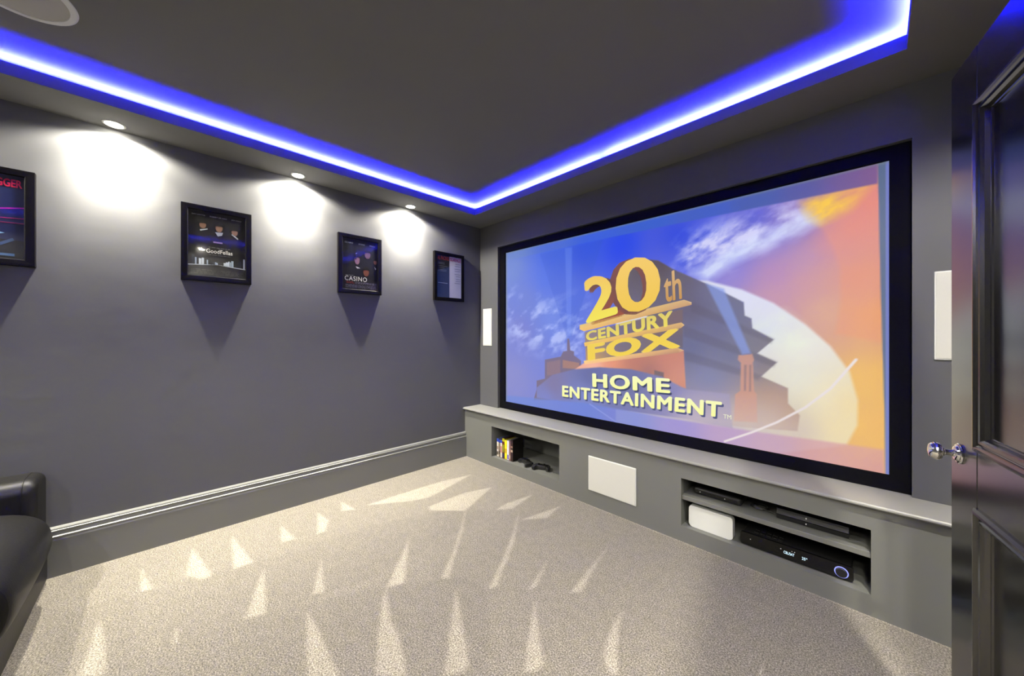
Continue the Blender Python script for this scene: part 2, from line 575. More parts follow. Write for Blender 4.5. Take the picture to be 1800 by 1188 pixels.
LR = ('rearmost downlight on the doorway side', 'downlight behind the doorway', 'downlight beside the doorway', 'downlight above the open door hinge', 'downlight nearest the screen on the door side')
for y, l in zip((-2.30 + 0.01, -1.41, -0.52, 0.37, 1.26)[1:], LR[1:]):
    downlight(RX - 0.077, y, l)

# ------------------------------------------------------------------ media bench under the screen
N1 = (0.420, 1.238, 0.0934, 0.381)
N2 = (2.172, 2.987, 0.0934, 0.384)
ND = 0.42
bench = thing('media_bench', 'grey built-in media bench with two niches under the screen', 'bench', (1.7, BY, 0))
b = new()
PT = 0.02
box(b, (0, BY, 0), (N1[0], BY + PT, 0.485))
box(b, (N1[1], BY, 0), (N2[0], BY + PT, 0.485))
box(b, (N2[1], BY, 0), (RX, BY + PT, 0.485))
for N in (N1, N2):
    box(b, (N[0], BY, 0), (N[1], BY + PT, N[2]))
    box(b, (N[0], BY, N[3]), (N[1], BY + PT, 0.485))
obj('front_panel', b, M_wood, bench)
for N in (N1, N2):
    b = new()
    y0, y1 = BY + PT, BY + ND
    box(b, (N[0] - PT, y0, N[2] - PT), (N[1] + PT, y1, N[2]))
    box(b, (N[0] - PT, y0, N[3]), (N[1] + PT, y1, N[3] + PT))
    box(b, (N[0] - PT, y0, N[2]), (N[0], y1, N[3]))
    box(b, (N[1], y0, N[2]), (N[1] + PT, y1, N[3]))
    box(b, (N[0] - PT, y1, N[2] - PT), (N[1] + PT, y1 + PT, N[3] + PT))
    obj('niche', b, M_wood, bench)
bobj('shelf', (N2[0], BY + 0.012, 0.252), (N2[1], BY + ND, 0.278), M_wood, bench, 0.002)
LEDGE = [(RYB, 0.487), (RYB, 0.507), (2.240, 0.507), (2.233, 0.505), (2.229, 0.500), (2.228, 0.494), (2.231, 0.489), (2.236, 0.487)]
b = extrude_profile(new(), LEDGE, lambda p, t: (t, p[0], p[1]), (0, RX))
obj('ledge', b, mat('joinery_paint_lit_ledge', (0.25, 0.25, 0.245), 0.42, var=0.03, vscale=3, bump=0.04, bscale=200), bench, True)  # joinery grey lightened: light falling on the ledge is put into its colour

NF1, NF2 = 0.094, 0.094      # resting height just clear of the niche floors
# ------------------------------------------------------------------ projection screen
FX0, FX1, FZ0, FZ1 = 0.358, 3.047, 0.580, 2.094
FRY, FBY = 2.488, 2.505
scr = thing('projection_screen', 'wide projection screen showing a film studio logo, recessed in the wall', 'screen', (1.70, 2.51, 0.508))
OX0, OX1, OZ0, OZ1 = 0.285, 3.117, 0.509, 2.157
def bar(pts):
    b = new()
    extrude_profile(b, pts, lambda p, t: (p[0], t, p[1]), (FRY, 2.53))
    return b
obj('frame_bar', bar([(OX0, OZ0), (OX1, OZ0), (FX1, FZ0), (FX0, FZ0)]), M_velvet, scr)
obj('frame_bar', bar([(OX0, OZ1), (OX1, OZ1), (FX1, FZ1), (FX0, FZ1)]), M_velvet, scr)
obj('frame_bar', bar([(OX0, OZ0), (FX0, FZ0), (FX0, FZ1), (OX0, OZ1)]), M_velvet, scr)
obj('frame_bar', bar([(OX1, OZ0), (FX1, FZ0), (FX1, FZ1), (OX1, OZ1)]), M_velvet, scr)

def idw(x, y, pts, p=2.6):
    num = np.zeros(x.shape + (3,))
    den = np.zeros(x.shape)
    for (px, py, r, g, bb) in pts:
        w = 1.0 / ((x - px) ** 2 + (y - py) ** 2 + 0.006) ** (p / 2)
        num += w[..., None] * np.array([r, g, bb], float)
        den += w
    return num / den[..., None]

def build_picture():
    nx, nz = 560, 316
    X, Z = np.meshgrid(np.linspace(FX0, FX1, nx), np.linspace(FZ0, FZ1, nz))
    def mix(C, m, col):
        col = np.asarray(col, float)
        return C * (1 - m[..., None]) + col * m[..., None]
    sky = [(0.437,1.936,95,125,200),(0.966,1.921,55,98,218),(1.303,1.949,40,80,220),(1.646,1.928,28,66,228),(2.066,1.928,36,66,215),(0.655,1.572,95,118,205),(0.966,1.438,100,128,220),(0.570,1.299,105,115,200),(0.437,0.824,120,125,195),(0.892,1.787,66,106,222),(1.141,1.540,74,106,216),(2.107,1.750,60,84,220),(2.368,1.751,110,120,225),(2.592,1.823,120,120,220),(2.262,1.909,62,84,220),(2.484,1.939,80,90,205),(2.167,1.658,110,115,218),(2.368,1.614,145,128,205),(2.592,1.605,178,130,180),(2.733,1.674,180,140,180),(2.706,1.835,120,110,200),(2.836,1.741,218,140,135),(2.920,1.806,226,132,116),(2.977,1.919,228,128,110),(2.920,1.549,226,146,100),(2.977,1.354,230,162,86),(2.811,1.394,215,165,135),(2.592,1.479,195,145,165),(2.733,1.536,200,145,155),(2.977,1.040,234,182,82),(2.999,0.808,234,180,84),(2.811,1.562,205,150,140)]
    C = idw(X, Z, sky)
    # outer sweep of the sky disc: warm beyond it
    arc = [(2.713,1.981),(2.786,1.852),(2.842,1.723),(2.873,1.587),(2.875,1.423),(2.855,1.260),(3.083,1.199),(3.083,2.025)]
    C = mix(C, 0.35 * poly_mask(X, Z, arc, 0.012), (232, 145, 105))
    # clouds
    n = fbm(X * 5.0 + 3, Z * 9.0 - X * 3.0, 6, 5)
    n2 = fbm(X * 11.0 + 7, Z * 17.0 - X * 5.0, 5, 11)
    cl = poly_mask(X, Z, [(2.045,1.717),(2.066,1.864),(2.147,1.923),(2.436,1.969),(2.678,1.999),(2.746,1.930),(2.773,1.872),(2.592,1.787),(2.368,1.672),(2.224,1.631)], 0.075)
    m = np.clip((n * 0.6 + n2 * 0.5 - 0.48) * 4.2, 0, 1) * cl
    C = mix(C, 0.92 * m, (216, 216, 244))
    cl = poly_mask(X, Z, [(2.147,1.661),(2.368,1.770),(2.592,1.850),(2.733,1.898),(2.779,1.870),(2.733,1.838),(2.532,1.770),(2.368,1.692),(2.243,1.608)], 0.045)
    C = mix(C, 0.85 * np.clip(cl * 1.2 * (0.45 + n2), 0, 1), (212, 222, 246))
    cl = poly_mask(X, Z, [(0.391,1.718),(0.892,1.556),(1.272,1.571),(1.394,1.368),(1.303,1.055),(0.570,1.145),(0.391,1.269)], 0.10)
    m = np.clip((n * 0.5 + n2 * 0.6 - 0.50) * 4.5, 0, 1) * cl
    C = mix(C, 0.8 * m, (180, 192, 242))
    cl = poly_mask(X, Z, [(2.726,1.978),(2.811,2.010),(2.977,2.000),(2.897,1.892),(2.798,1.858),(2.759,1.892)], 0.04)
    C = mix(C, np.clip(cl * (0.15 + 1.7 * n2 - 0.3), 0, 1), (246, 200, 50))
    # pale spotlight disc, lower right
    disc = [(2.243,1.604),(2.436,1.529),(2.592,1.437),(2.733,1.312),(2.836,1.194),(2.908,1.066),(2.939,0.925),(2.937,0.797),(2.897,0.689),(1.593,0.188),(1.593,1.705)]
    inner = [(2.436,1.491,214,216,238),(2.592,1.370,216,216,230),(2.532,1.298,205,212,225),(2.733,1.191,226,222,214),(2.798,0.940,230,220,190),(2.897,0.903,232,208,150),(2.861,0.767,232,212,160),(2.706,1.017,220,220,205),(2.706,0.738,205,190,170),(2.592,0.826,200,195,185),(2.368,0.793,175,170,180)]
    C = mix(C, poly_mask(X, Z, disc, 0.008), idw(X, Z, inner))
    cl = poly_mask(X, Z, [(2.532,1.298),(2.636,1.368),(2.706,1.295),(2.759,1.209),(2.706,1.139),(2.636,1.171)], 0.06)
    C = mix(C, 0.55 * np.clip(cl * 1.6 * n2, 0, 1), (228, 238, 212))
    # searchlight beams on the left
    C = mix(C, 0.30 * poly_mask(X, Z, [(0.816,2.008),(1.482,2.015),(1.175,1.245),(1.128,1.234)], 0.006), (40, 80, 200))
    C = mix(C, 0.35 * poly_mask(X, Z, [(1.107,2.010),(1.181,2.008),(1.168,1.245),(1.131,1.239)], 0.006), (120, 150, 235))
    # far left roofs
    C = mix(C, poly_mask(X, Z, [(0.777,0.749),(0.777,0.829),(0.877,0.856),(0.877,1.030),(1.059,1.066),(1.087,1.112),(1.128,1.118),(1.131,1.223),(1.151,1.223),(1.161,1.125),(1.201,1.115),(1.201,1.083),(1.272,1.041),(1.278,0.896),(1.303,0.714),(0.737,0.640)], 0.004), (106, 92, 122))
    C = mix(C, 0.8 * poly_mask(X, Z, [(0.900,1.008),(1.055,1.038),(1.055,0.905),(0.900,0.887)], 0.006), (132, 104, 118))
    C = mix(C, 0.7 * poly_mask(X, Z, [(1.080,1.039),(1.253,1.021),(1.253,0.968),(1.080,0.967)], 0.004), (176, 122, 96))
    # dark side of the stepped tower
    mass = [(1.659,1.469),(1.659,1.769),(1.857,1.799),(1.925,1.782),(2.024,1.709),(2.243,1.582),(2.444,1.452),(2.449,1.372),(2.484,1.352),(2.488,1.295),(2.592,1.228),(2.513,1.146),(2.607,1.098),(2.532,1.011),(2.657,0.956),(2.657,0.871),(2.709,0.812),(2.699,0.723),(2.436,0.697),(2.107,0.701),(1.981,0.845),(1.937,1.353)]
    mc = idw(X, Z, [(1.937,1.754,84,72,70),(2.066,1.606,92,86,98),(2.262,1.505,100,100,130),(2.402,1.416,100,104,135),(2.147,1.430,84,78,98),(2.298,1.302,92,94,130),(2.516,1.224,112,110,122),(2.147,1.179,86,92,132),(2.368,1.144,98,104,140),(2.562,1.078,120,112,118),(2.262,0.979,116,122,165),(2.562,0.894,176,140,118),(2.636,0.832,186,150,128),(2.262,0.817,150,140,165),(2.592,0.753,196,172,150),(2.436,0.745,190,172,160)])
    C = mix(C, poly_mask(X, Z, mass, 0.004), mc)
    for pl in ([(2.139,1.477),(2.592,1.232),(2.580,1.206),(2.147,1.409)], [(2.091,1.322),(2.607,1.102),(2.592,1.072),(2.097,1.246)], [(2.091,1.152),(2.535,1.017),(2.516,0.989),(2.107,1.082)]):
        C = mix(C, 0.24 * poly_mask(X, Z, pl, 0.010), (66, 60, 78))
    # orange base block and its arched forecourt
    base = [(1.181,0.947),(1.303,1.024),(2.097,1.152),(2.111,0.898),(1.646,0.927)]
    bc = idw(X, Z, [(1.394,1.029,240,178,150),(1.538,1.054,226,140,100),(1.773,1.066,186,112,86),(1.981,1.087,196,122,98),(2.066,0.962,205,136,112),(1.845,0.989,150,100,92)])
    C = mix(C, poly_mask(X, Z, base, 0.004), bc)
    C = mix(C, 0.85 * poly_mask(X, Z, [(1.896,1.004),(1.963,0.993),(1.963,0.954),(1.896,0.961)], 0.004), (98, 84, 96))
    fore = [(0.777,0.764),(0.966,0.898),(1.207,0.965),(1.453,0.997),(1.723,0.999),(1.948,0.963),(2.111,0.892),(2.368,0.890),(2.386,0.678),(2.107,0.690),(1.303,0.674),(0.777,0.669)]
    fc = idw(X, Z, [(0.966,0.812,112,104,150),(1.364,0.929,84,92,150),(1.723,0.933,92,98,150),(1.981,0.867,120,118,170),(2.262,0.817,150,142,170),(2.147,0.718,160,150,185),(1.303,0.740,108,122,190),(0.892,0.689,108,118,190)])
    C = mix(C, poly_mask(X, Z, fore, 0.006), fc)
    # searchlight tower and beam
    C = mix(C, 0.9 * poly_mask(X, Z, [(2.416,1.131),(2.488,1.141),(2.497,1.108),(2.491,1.089),(2.497,0.924),(2.510,0.903),(2.513,0.739),(2.392,0.726),(2.399,0.890),(2.426,0.916),(2.429,1.085),(2.413,1.104)], 0.004), (196, 142, 122))
    for pl in ([(2.446,1.075),(2.459,1.075),(2.455,0.919),(2.446,0.918)], [(2.472,1.076),(2.483,1.077),(2.481,0.918),(2.472,0.917)]):
        C = mix(C, 0.7 * poly_mask(X, Z, pl, 0.004), (128, 104, 112))
    C = mix(C, 0.75 * poly_mask(X, Z, [(2.232,1.589),(2.337,1.542),(2.481,1.145),(2.436,1.135)], 0.008), (124, 146, 214))
    # haze of light at the foot of the picture
    C = mix(C, 0.5 * poly_mask(X, Z, [(2.107,0.796),(2.592,0.826),(2.733,0.743),(2.592,0.626),(2.066,0.619)], 0.10), (206, 188, 182))
    # letterbox bands and margin
    top = [(0.097,2.017),(1.482,2.020),(2.066,2.014),(3.008,1.996),(3.008,2.283),(0.097,3.509)]
    tcv = idw(X, Z, [(0.482,2.056,96,126,196),(0.966,2.035,70,104,206),(1.424,2.057,52,92,214),(1.845,2.087,52,92,200),(2.262,2.031,62,92,190),(2.532,2.039,70,92,165),(2.733,2.036,84,88,155),(2.885,2.025,112,88,140),(2.999,2.037,128,88,132)])
    C = mix(C, poly_mask(X, Z, top, 0.005), tcv)
    bot = [(0.097,0.626),(1.303,0.693),(1.981,0.680),(2.532,0.683),(3.031,0.697),(3.031,0.430),(0.097,-0.562)]
    bcv = idw(X, Z, [(0.570,0.619,92,122,205),(1.303,0.661,88,118,206),(1.723,0.638,104,120,206),(2.066,0.640,140,126,204),(2.351,0.633,176,142,190),(2.592,0.626,190,150,178),(2.798,0.621,206,152,158),(2.999,0.614,200,138,150),(2.977,0.663,216,160,140)])
    C = mix(C, 0.8 * poly_mask(X, Z, bot, 0.008), bcv)
    C = mix(C, line_mask(X, Z, [(2.342,0.591),(2.484,0.674),(2.607,0.756),(2.733,0.859),(2.836,0.973),(2.932,1.129)], 0.006, 0.006), (226, 216, 214))
    C = mix(C, 0.7 * line_mask(X, Z, [(1.358,0.690),(1.646,0.560)], 0.004, 0.006), (146, 158, 222))
    C = mix(C, poly_mask(X, Z, [(3.008,2.128),(3.018,1.506),(3.031,0.891),(3.035,0.554),(3.103,0.574),(3.103,2.153)], 0.003), (86, 104, 132))
    edge = np.clip((X - (FX1 - 0.012)) / 0.003, 0, 1)
    C = mix(C, edge, (112, 122, 190))
    edge = np.maximum(np.clip((FX0 + 0.022 - X) / 0.004, 0, 1), np.clip((Z - (FZ1 - 0.012)) / 0.004, 0, 1))
    C = mix(C, 0.5 * edge, (120, 130, 140))
    # bright pieces of the logo that carry no lettering
    C = mix(C, poly_mask(X, Z, [(1.309,1.279),(2.091,1.429),(2.091,1.169),(1.322,1.035)], 0.003), idw(X, Z, [(1.394,1.188,120,110,135),(1.646,1.240,98,92,122),(1.891,1.286,110,88,86),(2.066,1.349,112,90,84),(1.797,1.171,104,92,104),(1.394,1.085,200,150,70),(2.066,1.198,88,84,110)]))
    C = np.clip(C, 0, 255) / 255.0
    L = np.where(C <= 0.04045, C / 12.92, ((C + 0.055) / 1.055) ** 2.4)
    idx = np.arange(nx * nz).reshape(nz, nx)
    f = np.stack([idx[:-1, :-1], idx[:-1, 1:], idx[1:, 1:], idx[1:, :-1]], -1).reshape(-1, 4)
    v = np.stack([X.ravel(), np.full(X.size, FBY), Z.ravel()], 1)
    return colour_mesh('fabric', v.tolist(), f.tolist(), L.reshape(-1, 3), M_pic, scr)
fabric = build_picture()

def pic_poly(name, pts, cols, layer):
    v = [(p[0], FBY - 0.0006 * layer, p[1]) for p in pts]
    c = [lin(q) for q in cols] if isinstance(cols, list) else [lin(cols)] * len(pts)
    return colour_mesh(name, v, [tuple(range(len(pts)))], c, M_pic, fabric)

def pic_text(name, txt, quad, ctop, cbot, layer, bold=0.0, shift=(0, 0), space=1.0):
    p, fs, v = text_in_quad(txt, quad, 0.0, space, bold)
    a, b2 = np.array(lin(ctop)), np.array(lin(cbot))
    cols = b2[None] * (1 - v[:, None]) + a[None] * v[:, None]
    V = [(q[0] + shift[0], FBY - 0.0006 * layer, q[1] + shift[1]) for q in p]
    return colour_mesh(name, V, fs, cols, M_pic, fabric)

# slabs of the logo
pic_poly('logo_slab', [(1.259,1.340),(2.099,1.492),(2.147,1.472),(2.147,1.455),(1.303,1.287),(1.259,1.303)], [(222,190,110),(206,170,110),(226,196,140),(196,150,90),(232,180,92),(236,190,96)], 1)
pic_poly('logo_slab', [(1.303,1.192),(2.082,1.340),(2.103,1.322),(2.078,1.301),(1.309,1.161)], [(236,196,80),(212,172,96),(222,186,120),(190,146,90),(232,180,80)], 1)
pic_poly('logo_slab', [(1.300,1.042),(2.058,1.168),(2.099,1.152),(2.062,1.134),(1.309,1.011)], [(244,206,110),(206,160,100),(214,176,130),(180,130,96),(246,190,130)], 1)
Q2 = [(1.294,1.735),(1.571,1.732),(1.614,1.420),(1.322,1.349)]
Q0 = [(1.582,1.824),(1.923,1.836),(1.957,1.454),(1.604,1.401)]
pic_text('logo_numeral_shade', '2', [(1.340,1.714),(1.625,1.716),(1.667,1.404),(1.370,1.333)], (104,80,84), (158,88,70), 1, 0.03)
pic_text('logo_numeral_shade', '0', [(1.516,1.824),(1.891,1.832),(1.937,1.433),(1.571,1.378)], (128,84,84), (120,80,78), 1, 0.02)
pic_text('logo_numeral', '2', Q2, (238,196,104), (238,224,92), 2, 0.03)
pic_text('logo_numeral', '0', Q0, (240,200,110), (236,196,84), 3, 0.022)
pic_text('logo_numeral', 'th', [(1.961,1.684),(2.078,1.708),(2.087,1.497),(1.968,1.480)], (214,176,128), (196,146,84), 3, 0.018)
pic_text('logo_lettering', 'CENTURY', [(1.319,1.281),(2.024,1.426),(2.028,1.319),(1.325,1.203)], (216,198,110), (232,214,96), 2, 0.046, (0, 0), 1.08)
pic_text('logo_lettering', 'FOX', [(1.334,1.177),(2.074,1.306),(2.078,1.169),(1.340,1.042)], (236,204,90), (238,206,84), 2, 0.055, (0, 0), 1.1)
H4 = [(1.382,0.946),(2.007,0.955),(2.009,0.851),(1.385,0.832)]
E4 = [(1.076,0.815),(2.328,0.836),(2.325,0.736),(1.076,0.718)]
pic_text('title_shadow', 'HOME', H4, (66,72,108), (66,72,108), 2, 0.042, (0.010, -0.012), 1.12)
pic_text('title_shadow', 'ENTERTAINMENT', E4, (82,86,128), (82,86,128), 2, 0.042, (0.010, -0.012), 1.12)
pic_text('title_lettering', 'HOME', H4, (242,244,190), (246,246,160), 4, 0.042, (0, 0), 1.12)
pic_text('title_lettering', 'ENTERTAINMENT', E4, (242,244,186), (246,246,158), 4, 0.042, (0, 0), 1.12)
pic_text('trademark_lettering', 'TM', [(2.335,0.760),(2.379,0.761),(2.379,0.734),(2.335,0.734)], (226,226,200), (226,226,190), 4, 0.01)

# ------------------------------------------------------------------ in-wall speakers
def wall_speaker(x0, x1, label):
    t = thing('wall_speaker', label, 'speaker', ((x0 + x1) / 2, RY1, 1.143), 'slim speakers either side of the screen')
    bobj('bezel', (x0, RY1 - 0.008, 1.143), (x1, RY1, 1.535), M_whitepl, t, 0.003)
    bobj('grille', (x0 + 0.006, RY1 - 0.0105, 1.149), (x1 - 0.006, RY1 - 0.0078, 1.529), M_white, t, 0.001)
wall_speaker(0.056, 0.195, 'slim white wall speaker to the left of the screen')
wall_speaker(3.184, 3.328, 'slim white wall speaker to the right of the screen by the door')
t = thing('centre_speaker', 'square white speaker panel set in the bench front between the niches', 'speaker', (1.70, BY, 0.113))
bobj('bezel', (1.514, BY - 0.007, 0.113), (1.886, BY - 0.0004, 0.366), M_whitepl, t, 0.003)
bobj('grille', (1.520, BY - 0.0095, 0.119), (1.880, BY - 0.0068, 0.360), M_white, t, 0.001)

# round ceiling speaker
t = thing('ceiling_speaker', 'round white speaker in the raised ceiling above the recliner', 'speaker', (0.826, -0.387, ZC))
mt = Matrix.Translation((0.826, -0.387, ZC))
obj('rim', lathe(new(), [(0.130, 0.0), (0.132, -0.006), (0.148, -0.006), (0.153, -0.003), (0.154, 0.0)], 64, mt), M_whitepl, t, True)
obj('grille', lathe(new(), [(0.131, -0.002), (0.127, -0.004), (0.06, -0.005), (0, -0.005)], 64, mt), M_gris, t, True)

# ------------------------------------------------------------------ framed posters
PZ0, PZ1, PW = 1.597, 2.072, 0.352
def poster(y0, label):
    t = thing('framed_poster', label, 'poster', (0, y0 + PW / 2, PZ0), 'framed film posters on the left wall')
    y1 = y0 + PW
    fw, D = 0.033, 0.030
    prof_out = [(y0, PZ0), (y1, PZ0), (y1, PZ1), (y0, PZ1)]
    b = new()
    o = [(0, 0.0), (0, D), (0.010, D), (fw - 0.004, D - 0.001), (fw, D - 0.004), (fw, 0.0)]   # inset, depth
    rings = []
    for k, (cy, cz, sy, sz) in enumerate([(y0, PZ0, 1, 1), (y1, PZ0, -1, 1), (y1, PZ1, -1, -1), (y0, PZ1, 1, -1)]):
        rings.append([b.verts.new((d, cy + sy * i, cz + sz * i)) for i, d in o])
    for k in range(4):
        a, c = rings[k], rings[(k + 1) % 4]
        for i in range(len(o)):
            j = (i + 1) % len(o)
            b.faces.new((a[i], a[j], c[j], c[i]))
    obj('frame', b, M_frame_blk, t)
    bobj('glass_pane', (0.0250, y0 + fw, PZ0 + fw), (0.0255, y1 - fw, PZ1 - fw), M_glass, t)
    return t, (y0 + fw, PZ0 + fw, PW - 2 * fw, PZ1 - PZ0 - 2 * fw)

def P3(R, p, layer):
    return (0.0220 + 0.0004 * layer, R[0] + p[0] * R[2], R[1] + p[1] * R[3])
def ink(c): return tuple(min(0.9, v * 1.0) for v in lin(c))
def pr_poly(par, R, name, pts, cols, layer):
    c = [ink(q) for q in cols] if isinstance(cols, list) else [ink(cols)] * len(pts)
    return colour_mesh(name, [P3(R, p, layer) for p in pts], [tuple(range(len(pts)))], c, M_print, par)
def pr_multi(par, R, name, polys, layer):
    # several flat printed patches of one motif
    if name in ('printed_block', 'printed_shape', 'printed_shard', 'printed_streak'):
        for pts, col in polys:
            pr_poly(par, R, name, pts, col, layer)
        return
    V, F, Cc = [], [], []
    for pts, col in polys:
        F.append(tuple(range(len(V), len(V) + len(pts))))
        V += [P3(R, p, layer) for p in pts]
        Cc += [ink(col)] * len(pts)
    o = colour_mesh(name, V, F, Cc, M_print, par)
    o['kind'] = 'stuff'
    return o
def pr_text(par, R, name, txt, x0, x1, z0, z1, col, layer, off=0.0, space=1.0):
    p, fs, v = text_in_quad(txt, [(x0, z1), (x1, z1), (x1, z0), (x0, z0)], off, space)
    return colour_mesh(name, [P3(R, q, layer) for q in p], fs, [ink(col)] * len(p), M_print, par)
def cap(cx, cz, rx, rz, n=10):
    # dark hair on the upper part of an oval head shape
    top = [(cx + rx * 1.12 * math.cos(PI * i / n), cz + rz * 0.25 + rz * 0.95 * math.sin(PI * i / n)) for i in range(n + 1)]
    return top + [(cx - rx * 0.5, cz + rz * 0.42), (cx + rx * 0.5, cz + rz * 0.42)]
def rect(x0, z0, x1, z1): return [(x0, z0), (x1, z0), (x1, z1), (x0, z1)]
def oval(cx, cz, rx, rz, n=20): return [(cx + rx * math.cos(2 * PI * i / n), cz + rz * math.sin(2 * PI * i / n)) for i in range(n)]
def credit_bars(rng, x0, x1, z0, rows, dz, cols):
    out = []
    for r in range(rows):
        x = x0
        while x < x1 - 0.03:
            w = min(rng.uniform(0.03, 0.09), x1 - x)
            out.append((rect(x, z0 + r * dz, x + w, z0 + r * dz + dz * 0.5), rng.choice(cols)))
            x += w + 0.015
    return out
rng = random.Random(4)

# poster 1: cut by the picture's left edge
t, R = poster(-0.813, 'framed blue film poster with magenta streaks, leftmost, behind the recliner')
pb = pr_poly(t, R, 'print', rect(0, 0, 1, 1), [(8,10,30), (6,10,36), (12,24,70), (16,30,80)], 0)
pr_poly(pb, R, 'printed_field', [(0, .25), (1, .22), (1, .85), (0, .85)], [(16,40,110), (10,20,80), (14,28,84), (20,44,110)], 1)
pr_text(pb, R, 'lettering', 'SCHWARZENEGGER', 0.02, 0.98, 0.86, 0.955, (205,20,70), 2, 0.03)
pr_multi(pb, R, 'printed_streak', [([(0, .46), (1, .62), (1, .635), (0, .475)], (190,20,170)), ([(.2, .44), (1, .49), (1, .50), (.2, .455)], (150,16,110)), ([(.3, .41), (1, .43), (1, .44), (.3, .42)], (130,16,90))], 2)
pr_multi(pb, R, 'printed_shard', [([(.2, .10), (.5, .08), (.62, .30), (.3, .40)], (70,120,190)), ([(.35, .40), (.8, .30), (.68, .27), (.4, .34)], (120,170,225)),
    ([(.55, .08), (.68, .10), (.66, .24), (.60, .22)], (30,60,120)), ([(.7, .12), (.9, .22), (.88, .25), (.68, .15)], (40,70,130)), (rect(.30, .03, .62, .065), (90,140,190)), (rect(.66, .03, .9, .06), (70,110,170))], 2)

# poster 2
t, R = poster(0.080, 'framed black film poster with white mixed-case title and pale street band')
pb = pr_poly(t, R, 'print', rect(0, 0, 1, 1), [(22,20,20), (22,20,20), (10,10,14), (10,10,14)], 0)
for txt, x0, x1 in (('RAY LIOTTA', .06, .28), ('ROBERT DE NIRO', .36, .66), ('JOE PESCI', .74, .92)):
    pr_text(pb, R, 'lettering', txt, x0, x1, 0.925, 0.945, (200,200,205), 2)
pr_multi(pb, R, 'printed_block', [(oval(.24, .79, .058, .058), (124,94,82)), (oval(.52, .775, .062, .066), (128,98,84)), (oval(.80, .745, .058, .060), (130,100,88)),
    ([(.20, .69), (.32, .725), (.32, .74), (.19, .71)], (170,178,190)), ([(.45, .70), (.59, .71), (.57, .66), (.50, .64)], (150,156,176)), ([(.74, .70), (.86, .63), (.87, .65), (.76, .715)], (170,178,190)),
    (rect(.42, .53, .58, .552), (150,128,150))], 2)
pr_text(pb, R, 'lettering', 'GoodFellas', .30, .76, .365, .430, (235,235,235), 3, 0.012, 1.05)
for c in ((.24, .79, .058, .058), (.52, .775, .062, .066), (.80, .745, .058, .060)):
    pr_poly(pb, R, 'printed_hair', cap(*c), (14,11,12), 3)
polys = []
x = 0.0
while x < 1.0:
    w = rng.uniform(.018, .05)
    far = abs(x - .5) * 2
    hgt = .03 + .13 * far * rng.uniform(.5, 1.0)
    polys.append((rect(x, .185 - .02 * far, min(1, x + w), .185 + hgt), rng.choice([(165,182,205), (40,46,60), (205,216,232), (22,26,34), (130,146,170), (14,16,20)])))
    x += w + rng.choice([0, .006])
polys.append(([(0, .150), (.5, .185), (1, .150), (1, .165), (.5, .195), (0, .165)], (205,212,222)))
polys += credit_bars(rng, .04, .96, .03, 4, .02, [(70,68,64), (52,50,48)])
pr_multi(pb, R, 'printed_street_band', polys, 2)
pr_multi(pb, R, 'printed_small_lines', credit_bars(rng, .34, .72, .45, 1, .016, [(120,120,125)]) + credit_bars(rng, .34, .74, .335, 1, .014, [(110,110,110)]), 2)

# poster 3
t, R = poster(0.993, 'framed dark blue film poster titled in white serif capitals with red small print')
pb = pr_poly(t, R, 'print', rect(0, 0, 1, 1), [(12,10,18), (14,10,18), (16,20,60), (10,14,34)], 0)
for txt, x0, x1 in (('DE NIRO', .06, .28), ('STONE', .44, .62), ('PESCI', .76, .92)):
    pr_text(pb, R, 'lettering', txt, x0, x1, 0.90, 0.928, (190,196,215), 2)
pr_multi(pb, R, 'printed_shape', [(oval(.40, .60, .075, .10), (140,104,130)), (oval(.70, .73, .085, .09), (112,84,124)), (oval(.93, .60, .052, .055), (130,84,84)), (oval(.66, .37, .085, .09), (124,72,58)),
    ([(.33, .66), (.36, .72), (.40, .73), (.36, .55)], (200,205,235)), ([(.36, .46), (.40, .42), (.50, .43), (.40, .455)], (205,200,225)), ([(.90, .50), (.93, .43), (.96, .46)], (200,205,220))], 2)
for c in ((.40, .60, .075, .10), (.70, .73, .085, .09), (.93, .60, .052, .055), (.66, .37, .085, .09)):
    pr_poly(pb, R, 'printed_hair', cap(*c), (13,11,20), 3)
pr_text(pb, R, 'lettering', 'CASINO', .06, .68, .165, .255, (236,236,240), 3, 0.0, 1.12)
pr_multi(pb, R, 'printed_credits', credit_bars(rng, .10, .32, .115, 2, .022, [(150,40,40), (120,34,34)]) + credit_bars(rng, .34, .96, .115, 2, .022, [(120,116,140), (96,94,118)]) + credit_bars(rng, .08, .96, .03, 3, .024, [(110,108,132), (90,88,112)]) + credit_bars(rng, .08, .3, .268, 1, .014, [(150,150,165)]), 2)

# poster 4
t, R = poster(1.870, 'framed black and white film poster nearest the screen corner, half dark half pale')
pb = pr_poly(t, R, 'print', rect(0, 0, 1, 1), (24,24,30), 0)
pr_poly(pb, R, 'printed_field', rect(.50, 0, 1, 1), (196,192,214), 1)
pr_text(pb, R, 'lettering', 'AL PACINO', .02, .48, .895, .985, (200,70,40), 2, 0.02)
pr_text(pb, R, 'lettering', 'SCARFACE', .53, .97, .895, .985, (190,40,50), 2, 0.02)
pr_multi(pb, R, 'printed_small_lines', [(rect(.70 + rng.uniform(0, .08), z, .97, z + .012), (120,118,140)) for z in (.83, .78, .71, .66, .58, .53, .46, .41, .36)]
    + [(rect(.04, z, .34 + rng.uniform(-.08, .08), z + .012), (96,96,112)) for z in (.82, .79, .74, .70, .65, .62)] + [(rect(.04, .335, .42, .348), (150,150,165))], 2)

